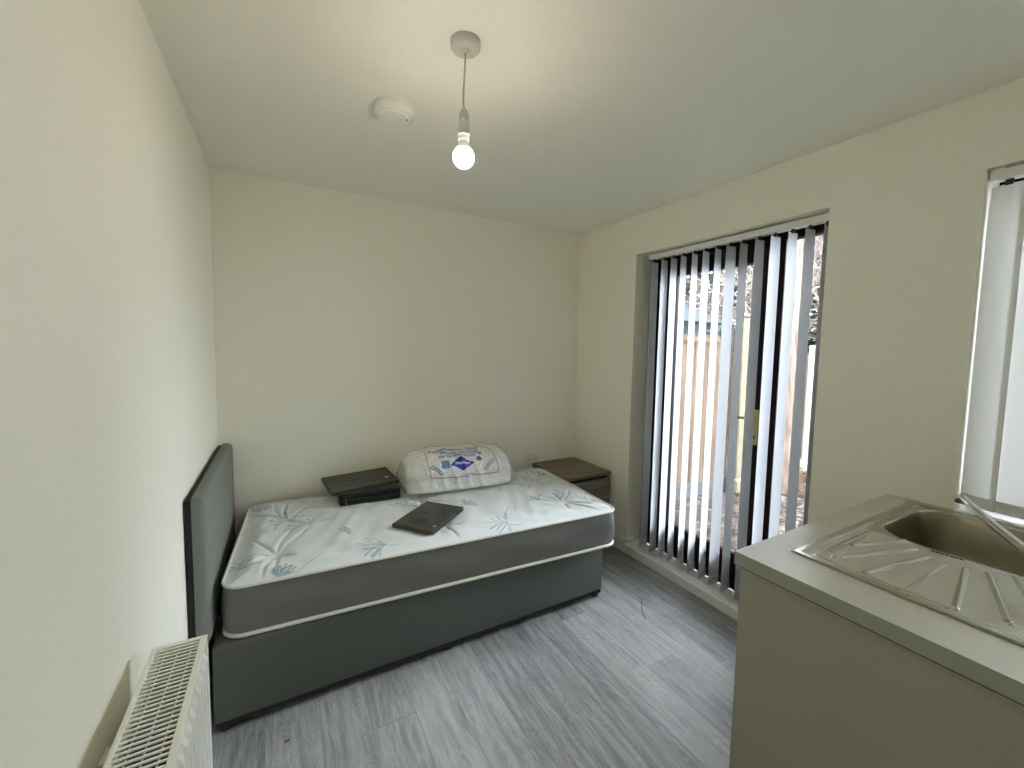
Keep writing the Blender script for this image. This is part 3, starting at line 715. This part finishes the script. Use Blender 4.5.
# ------------------------------------------------------------------ ceiling lamp
LX, LY = .826, -1.522
pl = empty('pendant_light', (LX, LY, H), label='bare lit bulb on a short white pendant cord', cat='lamp')
MB().lathe([(0, 0), (.046, 0), (.046, -.006), (.0445, -.018), (.040, -.023), (.014, -.025), (.009, -.032), (.0, -.033)], n=40).build('ceiling_rose', M_pend, pl, 40)
MB().tube([(0, 0, -.030), (-.001, 0, -.07), (-.004, 0, -.12), (-.006, 0, -.16), (-.004, 0, -.200)], .0032, 8).build('cord', M_pend, pl, 170)
MB().lathe([(0, -.196), (.006, -.196), (.012, -.203), (.0165, -.218), (.0175, -.232), (.0165, -.233), (.0165, -.236), (.0175, -.237), (.0175, -.268), (.019, -.270), (.019, -.274), (.0175, -.276), (.0165, -.290), (0, -.290)], (-.003, 0, 0), 28).build('lamp_holder', M_pend, pl, 30)
MB().lathe([(0, -.284), (.0125, -.284), (.0135, -.292), (.0235, -.3165), (.0225, -.3185), (0, -.3185)], (-.003, 0, 0), 32).build('bulb_collar', M_wplast, pl, 40)
prof = [(0, -.3165)]+[(.0325*math.sin(a), -.338+.0325*math.cos(a)) for a in np.linspace(.80, PI, 16)]
MB().lathe(prof, (-.003, 0, 0), 32).build('bulb', M_bulb, pl, 170)

sd = empty('smoke_detector', (.721, -1.068, H), label='round white smoke detector on the ceiling beside the lamp', cat='smoke detector')
MB().lathe([(0, 0), (.070, 0), (.070, -.008), (.067, -.010), (0, -.010)], n=48).build('mounting_base', M_wplast, sd, 40)
MB().lathe([(.0, -.008), (.072, -.008), (.074, -.012), (.074, -.020), (.0725, -.0215), (.074, -.023), (.074, -.034), (.071, -.040), (.066, -.041), (.064, -.037), (.062, -.037), (.061, -.043), (.055, -.048), (0, -.050)], n=56).build('cover', M_wplast, sd, 30)
MB().lathe([(0, -.0505), (.004, -.0505), (.004, -.046)], (.042, -.022, .0015), 12).build('indicator', M_dark, sd)
MB().lathe([(0, -.0515), (.013, -.0505), (.014, -.046)], (.004, .010, 0), 20).build('test_button', M_wplast, sd, 30)

# ------------------------------------------------------------------ kitchen unit
KX0, KX1, KY1, KY0, KZ = 1.453, W, -2.062, -2.662, .909
kc = empty('base_cabinet', (1.98, -2.36, 0), label='grey beige kitchen base unit under the sink worktop', cat='cabinet')
part(MB().box(1.470, 1.488, KY0+.0, KY1-.010, 0, KZ-.041, .0008), 'side_panel', M_cab, kc)
part(MB().box(2.468, 2.486, KY0, KY1-.010, 0, KZ-.041), 'side_panel', M_cab, kc)
part(MB().box(1.488, 2.468, KY0, KY0+.010, .15, KZ-.041), 'back_panel', M_cab, kc)
part(MB().box(1.488, 2.468, KY0+.010, KY1-.035, .15, .168), 'bottom_panel', M_cab, kc)
part(MB().box(1.488, 2.468, KY1-.075, KY1-.057, 0, .15), 'plinth', M_cab, kc)
for i, (a, b_) in enumerate(((1.490, 1.977), (1.981, 2.466))):
    dr = part(MB().box(a, b_, KY1-.030, KY1-.012, .155, KZ-.045, .001), 'cabinet_door', M_cab, kc)
    hx = b_-.04 if i == 0 else a+.04
    q = MB(); q.tube([(hx, KY1-.012, .72), (hx, KY1+.012, .72), (hx, KY1+.016, .73), (hx, KY1+.016, .83), (hx, KY1+.012, .84), (hx, KY1-.012, .84)], .005, 8)
    q = q.build('handle', M_chrome, dr, 40)
# worktop with cut-out for the bowl
SX0, SX1, SY0, SY1 = 1.594, 2.474, -2.618, -2.137
BXa, BXb, BYa, BYb = 2.000, 2.440, -2.565, -2.180
wt = MB(); BO = .012
for bx in ((KX0, BXa-BO, KY0, KY1), (BXb+BO, KX1, KY0, KY1), (BXa-BO, BXb+BO, KY0, BYa-BO), (BXa-BO, BXb+BO, BYb+BO, KY1)):
    wt.box(*bx, KZ-.038, KZ)
bmesh.ops.remove_doubles(wt.bm, verts=wt.bm.verts[:], dist=1e-5)
for f_ in wt.bm.faces:
    c_ = f_.calc_center_median()
    if c_.z < KZ-.001 and (abs(c_.x-KX0) < 1e-4 or abs(c_.y-KY1) < 1e-4): f_.material_index = 1
wt = wt.build('worktop', [M_top, M_edge]); tag(wt, 'grey beige laminate worktop carrying the steel sink', 'worktop')
part(MB().box(KX0+.0008, KX0+.020, KY0, KY1-.0008, KZ-.0405, KZ-.0381).box(KX0+.0201, KX1, KY1-.030, KY1-.0008, KZ-.0405, KZ-.0381), 'edge_shade_strip', M_dark, wt)  # dark strip drawing the shade line below the worktop edge
# sink : pressed deck with bowl, ribs and raised rim as a height field
sk = empty('sink', (2.03, -2.377, KZ), label='stainless steel inset sink with fan ribbed drainer in the worktop', cat='sink')
def sdrr(x, y, x0, x1, y0, y1, r):
    cx, cy = (x0+x1)/2, (y0+y1)/2; qx = abs(x-cx)-(x1-x0)/2+r; qy = abs(y-cy)-(y1-y0)/2+r
    return np.hypot(np.maximum(qx, 0), np.maximum(qy, 0))+np.minimum(np.maximum(qx, qy), 0)-r
nx, ny = 450, 250
gx, gy = np.meshgrid(np.linspace(SX0, SX1, nx), np.linspace(SY0, SY1, ny), indexing='ij')
x, y = gx, gy
do = -sdrr(x, y, SX0, SX1, SY0, SY1, .012)                      # inside distance from edge
z = .0035*sstep(0, .006, do)+.0015-.0060*sstep(.021, .028, do)  # rolled rim, then a slight step down
# bowl (D shape: straight wall side, curved drainer side is handled by the rounded rectangle)
db = sdrr(x, y, BXa, BXb, BYa, BYb, .105)
z += .0022*np.exp(-((db-.010)/.006)**2)
z = z-.150*sstep(0, -.050, db)*(1)-.006*sstep(-.05, -.2, db)
# drainer ribs: pressed channels fanning from the bowl
ribs = [((1.806, -2.203), (1.985, -2.268)), ((1.686, -2.224), (1.946, -2.303)), ((1.652, -2.293), (1.924, -2.340)), ((1.641, -2.376), (1.911, -2.376)),
        ((1.652, -2.459), (1.923, -2.412)), ((1.690, -2.530), (1.946, -2.449)), ((1.806, -2.553), (1.985, -2.486)), ((1.700, -2.196), (1.920, -2.196)), ((1.700, -2.560), (1.920, -2.560))]
for (a, b_) in ribs:
    ax, ay = a; dx, dy = b_[0]-ax, b_[1]-ay; t = np.clip(((x-ax)*dx+(y-ay)*dy)/(dx*dx+dy*dy), 0, 1); dd = np.hypot(x-ax-t*dx, y-ay-t*dy)
    wdt = .0055 if abs(dy) > 1e-6 else .003
    z = z+(.0052 if abs(dy) > 1e-6 else .0025)*np.exp(-(dd/wdt)**4)*np.where(db > .008, 1, 0)
# raised rib bases toward the tap end: widen the outer rib line
z = z+.0018*np.exp(-((do-.045)/.003)**2)*np.where((x < 1.99), 1, 0)*np.where((y > -2.2) | (y < -2.555) | (x < 1.66), .6, 0)
for cx, cy in ((1.640, -2.286), (1.630, -2.366), (1.634, -2.452), (1.675, -2.213), (1.675, -2.54)):
    z = z+.0022*np.exp(-((x-cx)**2+(y-cy)**2)/.000025)
V = np.stack([x-2.03, y+2.377, z+.0008], -1).reshape(-1, 3); idx = np.arange(nx*ny).reshape(nx, ny)
F = np.stack([idx[:-1, :-1], idx[1:, :-1], idx[1:, 1:], idx[:-1, 1:]], -1).reshape(-1, 4)
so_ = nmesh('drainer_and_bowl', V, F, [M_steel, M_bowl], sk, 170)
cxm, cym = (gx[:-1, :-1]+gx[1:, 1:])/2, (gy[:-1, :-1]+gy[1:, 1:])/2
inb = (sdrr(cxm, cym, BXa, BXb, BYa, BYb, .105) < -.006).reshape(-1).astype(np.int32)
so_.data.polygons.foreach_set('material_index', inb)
k = MB()
for i in range(7):
    yy = -2.333-.0095*i; q = yy+2.377; xx = 1.9755-2.03+.0
    k.box(xx-.0025+.001*i, xx+.0035+.001*i, q-.0028, q+.0028, .0008, .0016+.0012)
k.build('overflow_slot', M_dark, sk)
k = MB(); k.lathe([(0, .002), (.030, .002), (.042, .006), (.045, .004), (.045, 0)], ((BXa+BXb)/2-2.03, (BYa+BYb)/2+2.377, -.1545), 32); k.build('plug_strainer', M_chrome, sk, 40)
# tap
tp = empty('tap', (2.03, -2.594, KZ+.004), label='chrome swivel kitchen tap reaching over the sink bowl', cat='tap')
tp.location = (1.845, -2.590, KZ+.004)
MB().lathe([(0, 0), (.027, 0), (.027, .008), (.022, .014), (.020, .060), (.018, .075), (.0, .078)], n=28).build('tap_body', M_chrome, tp, 40)
k = MB()
for sx in (-1, 1):
    k.tube([(0, 0, .040), (sx*.060, 0, .046)], .010, 12); k.lathe([(0, 0), (.014, 0), (.019, .012), (.019, .030), (.014, .036), (0, .037)], (sx*.062, 0, .040), 16)
k.build('tap_handle', M_chrome, tp, 40)
pts = [Vector(q)-Vector(tp.location) for q in ((1.845, -2.590, .965), (1.850, -2.585, .985), (1.872, -2.562, .996), (1.92, -2.510, 1.004), (1.985, -2.440, 1.030), (2.045, -2.385, 1.052), (2.085, -2.358, 1.060), (2.100, -2.349, 1.055), (2.106, -2.346, 1.042))]
k = MB(); k.tube(pts, [.013, .0125, .012, .0115, .0105, .0095, .0092, .0098, .0105], 14); k.build('spout', M_chrome, tp, 170)

# small litter on the floor
k = MB(); k.tube([(2.165, -1.09, .0022), (2.135, -1.115, .004), (2.10, -1.15, .0022), (2.065, -1.19, .003), (2.035, -1.235, .0022)], .0014, 5)
tag(k.build('thread', M_thread, None, 170), 'thin dark thread lying on the floor before the patio door', 'thread')
k = MB(); k.poly([(.297, -1.106), (.311, -1.104), (.315, -1.099), (.304, -1.096), (.298, -1.101)], .0002, .003)
tag(k.build('scrap', M_red), 'tiny red brown scrap on the floor near the bed', 'scrap')

# ------------------------------------------------------------------ outside
GZ = -.10
def gravelground():
    n1, n2 = 90, 90; V = []; F = []
    for i in range(n1+1):
        for j in range(n2+1):
            V.append((W+T+9.5*i/n1, -5+9.5*j/n2, GZ+.012*math.sin(i*1.9)*math.sin(j*1.3)-.01))
    for i in range(n1):
        for j in range(n2): a = i*(n2+1)+j; F.append((a, a+n2+1, a+n2+2, a+1))
    return nmesh('ground', V, F, M_gravel, None, 170)
S(gravelground())
fe = empty('garden_fence', (3.7, .08, GZ), label='brown board garden fence running away outside the patio door', cat='fence')
for i in range(15):
    x0 = 2.86+.124*i
    part(MB().box(x0, x0+.132, .075+.006*(i % 2), .092+.006*(i % 2), GZ+.14, 1.635-.01*(i % 3 == 1), .002), 'board', M_fence, fe)
part(MB().box(2.86, 4.72, .055, .078, 1.56, 1.60, .003), 'rail', M_fence, fe)
part(MB().box(2.84, 4.74, .060, .110, GZ, GZ+.15, .004), 'gravel_board', M_conc, fe)
po = MB(); po.box(4.69, 4.785, -.075, .02, GZ, 1.84, .008); po.box(4.675, 4.80, -.09, .035, 1.84, 1.875, .01); po.box(4.66, 4.81, -.105, .04, GZ, GZ+.16, .02)
tag(po.build('gate_post', M_post), 'cream square post with a cap standing at the end of the fence', 'post')
bw = MB(); bw.box(7.0, 7.22, -2.0, 1.6, GZ, 1.46); bw = bw.build('brick_garden_wall', M_brick); tag(bw, 'red brick garden wall at the far side of the gravel', 'wall', kind='thing')
wp = MB(); wp.box(6.2, 6.28, -.10+.0, .0-.0, GZ+.12, 1.56, .01); wp.box(6.14, 6.34, -.16, .06, GZ, GZ+.16, .02)
tag(wp.build('white_post', M_cream), 'pale cream post on a block before the brick wall', 'post')
sh = empty('garden_shed', (6.6, 2.6, GZ), label='blue grey garden shed showing over the fence', cat='shed')
part(MB().box(5.7, 6.9, 1.7, 3.4, GZ, 1.95), 'shed_wall', M_shed, sh)
k = MB(); a = [(5.6, 1.6, 1.93), (6.98, 1.6, 1.93), (6.98, 2.55, 2.35), (5.6, 2.55, 2.35), (6.98, 3.5, 1.93), (5.6, 3.5, 1.93)]; vs = [k.bm.verts.new(p) for p in a]
k.bm.faces.new([vs[i] for i in (0, 1, 2, 3)]); k.bm.faces.new([vs[i] for i in (3, 2, 4, 5)]); k.bm.faces.new([vs[i] for i in (0, 3, 5)]); k.bm.faces.new([vs[i] for i in (1, 4, 2)]); k.bm.faces.new([vs[i] for i in (0, 5, 4, 1)])
part(k, 'shed_roof', M_shed, sh)
# tree trunk and bare branches
tk = MB(); pts = [Vector((5.2+.02*math.sin(i*1.3), -.36+.03*math.sin(i*.9)+.012*i, GZ+.42*i)) for i in range(9)]
tk.tube(pts, [.055-.004*i for i in range(9)], 10)
tree = tk.build('bare_tree', M_trunk, None, 60); tag(tree, 'slim brown bare tree trunk outside behind the right hand blind slats', 'tree')
br = MB(); R_ = random.Random(3)
def branch(p, d, L_, r, dep):
    pts = [p]; q = p.copy(); dd = d.copy(); n = 5
    for i in range(n):
        dd = (dd+Vector((R_.uniform(-.35, .35), R_.uniform(-.35, .35), R_.uniform(-.25, .25)))).normalized(); q = q+dd*L_/n; pts.append(q.copy())
    br.tube(pts, [r*(1-.6*i/n) for i in range(n+1)], 4, cap=False)
    if dep > 0:
        for _ in range(4):
            i = R_.randint(1, n); branch(pts[i], (dd+Vector((R_.uniform(-1.1, 1.1), R_.uniform(-1.1, 1.1), R_.uniform(-.8, .9)))).normalized(), L_*.62, r*.55, dep-1)
for i in range(46):
    x_ = R_.uniform(7.4, 8.6); y_ = R_.uniform(-.9, 4.6)
    branch(Vector((x_, y_, R_.uniform(.9, 1.8))), Vector((R_.uniform(-.5, .3), R_.uniform(-.6, .6), 1)).normalized(), R_.uniform(1.3, 2.0), .022, 3)
for i in range(16):
    branch(Vector((R_.uniform(5.6, 6.8), R_.uniform(-.1, .9), R_.uniform(1.9, 2.6))), Vector((R_.uniform(-.5, .5), R_.uniform(-.6, .6), R_.uniform(-.4, 1))).normalized(), R_.uniform(.6, 1.0), .012, 2)
tag(br.build('bare_hedge', M_twig, None, 170), 'tangle of pale bare hedge branches above the brick wall', 'hedge', kind='stuff')
lf = MB()
for i in range(20000):
    c = Vector((R_.uniform(9.0, 10.2), R_.uniform(-.4, 6.4), R_.uniform(.6, 5.0))); s_ = R_.uniform(.07, .15)
    a = Vector((R_.uniform(-1, 1), R_.uniform(-1, 1), R_.uniform(-1, 1))).normalized(); b_ = a.orthogonal().normalized()
    lf.bm.faces.new([lf.bm.verts.new(c+a*s_), lf.bm.verts.new(c+b_*s_*.5), lf.bm.verts.new(c-a*s_), lf.bm.verts.new(c-b_*s_*.5)])
tag(lf.build('evergreen_hedge', M_leaf, fix=False), 'dark evergreen leaves behind the bare hedge branches', 'hedge', kind='stuff')
lf = MB()
for i in range(900):
    c = Vector((R_.uniform(5.2, 6.9), R_.uniform(-1.2, 1.6), GZ+R_.uniform(.0, .12))); s_ = R_.uniform(.03, .07)
    a = Vector((R_.uniform(-1, 1), R_.uniform(-1, 1), R_.uniform(-.5, .5))).normalized(); b_ = a.orthogonal().normalized()
    lf.bm.faces.new([lf.bm.verts.new(c+a*s_), lf.bm.verts.new(c+b_*s_*.5), lf.bm.verts.new(c-a*s_), lf.bm.verts.new(c-b_*s_*.5)])
tag(lf.build('leaf_litter', M_dead, fix=False), 'dead brown leaves lying on the gravel by the brick wall', 'leaves', kind='stuff')

# ------------------------------------------------------------------ light
SKY = 17.0
wd = bpy.data.worlds.new('overcast_sky'); bpy.context.scene.world = wd; wd.use_nodes = True
bgn = wd.node_tree.nodes['Background']; bgn.inputs['Color'].default_value = (.84, .915, 1.0, 1)
# CIE overcast sky: three times brighter overhead than at the horizon
wt_ = wd.node_tree; tc = nd(wt_, 'ShaderNodeTexCoord'); sx_ = nd(wt_, 'ShaderNodeSeparateXYZ'); wt_.links.new(tc.outputs['Generated'], sx_.inputs[0])
m1 = nd(wt_, 'ShaderNodeMath', operation='MAXIMUM'); wt_.links.new(sx_.outputs['Z'], m1.inputs[0]); m1.inputs[1].default_value = 0
m2 = nd(wt_, 'ShaderNodeMath', operation='MULTIPLY_ADD'); wt_.links.new(m1.outputs[0], m2.inputs[0]); m2.inputs[1].default_value = 2*SKY; m2.inputs[2].default_value = SKY
wt_.links.new(m2.outputs[0], bgn.inputs['Strength'])
def portal(y0, y1, z0, z1):
    l = bpy.data.lights.new('daylight_portal', 'AREA'); l.shape = 'RECTANGLE'; l.size = z1-z0; l.size_y = y1-y0; l.cycles.is_portal = True
    o = bpy.data.objects.new('daylight_portal', l); C.objects.link(o); o.location = (2.73, (y0+y1)/2, (z0+z1)/2); o.rotation_euler = (0, PI/2, 0)
portal(DY0, DY1, DZ0, DZ1); portal(WY0, WY1, WZ0, WZ1)

# ------------------------------------------------------------------ camera
cam = bpy.data.cameras.new('camera'); co = bpy.data.objects.new('camera', cam); C.objects.link(co)
yaw, pit, rol = math.radians(28.979), math.radians(-4.169), math.radians(.95)
F_ = Vector((math.sin(yaw)*math.cos(pit), math.cos(yaw)*math.cos(pit), math.sin(pit))); R0 = Vector((math.cos(yaw), -math.sin(yaw), 0)); U0 = R0.cross(F_)
R1 = math.cos(rol)*R0+math.sin(rol)*U0; U1 = -math.sin(rol)*R0+math.cos(rol)*U0
co.matrix_world = Matrix(((R1.x, U1.x, -F_.x, .318), (R1.y, U1.y, -F_.y, -2.747), (R1.z, U1.z, -F_.z, 1.489), (0, 0, 0, 1)))
cam.sensor_width = 36; cam.lens = 36*411.117/1024; cam.shift_x = (512-509.072)/1024; cam.shift_y = (375.891-384)/1024
cam.clip_start = .02; cam.clip_end = 60
sc = bpy.context.scene; sc.camera = co
sc.view_settings.view_transform = 'Standard'; sc.view_settings.look = 'None'; sc.view_settings.gamma = 1; sc.view_settings.exposure = 0.48
sc.view_settings.use_curve_mapping = False
sc.cycles.use_denoising = True; sc.cycles.max_bounces = 14; sc.cycles.diffuse_bounces = 10; sc.cycles.glossy_bounces = 5; sc.cycles.transmission_bounces = 8; sc.cycles.transparent_max_bounces = 12
sc.cycles.sample_clamp_indirect = 6
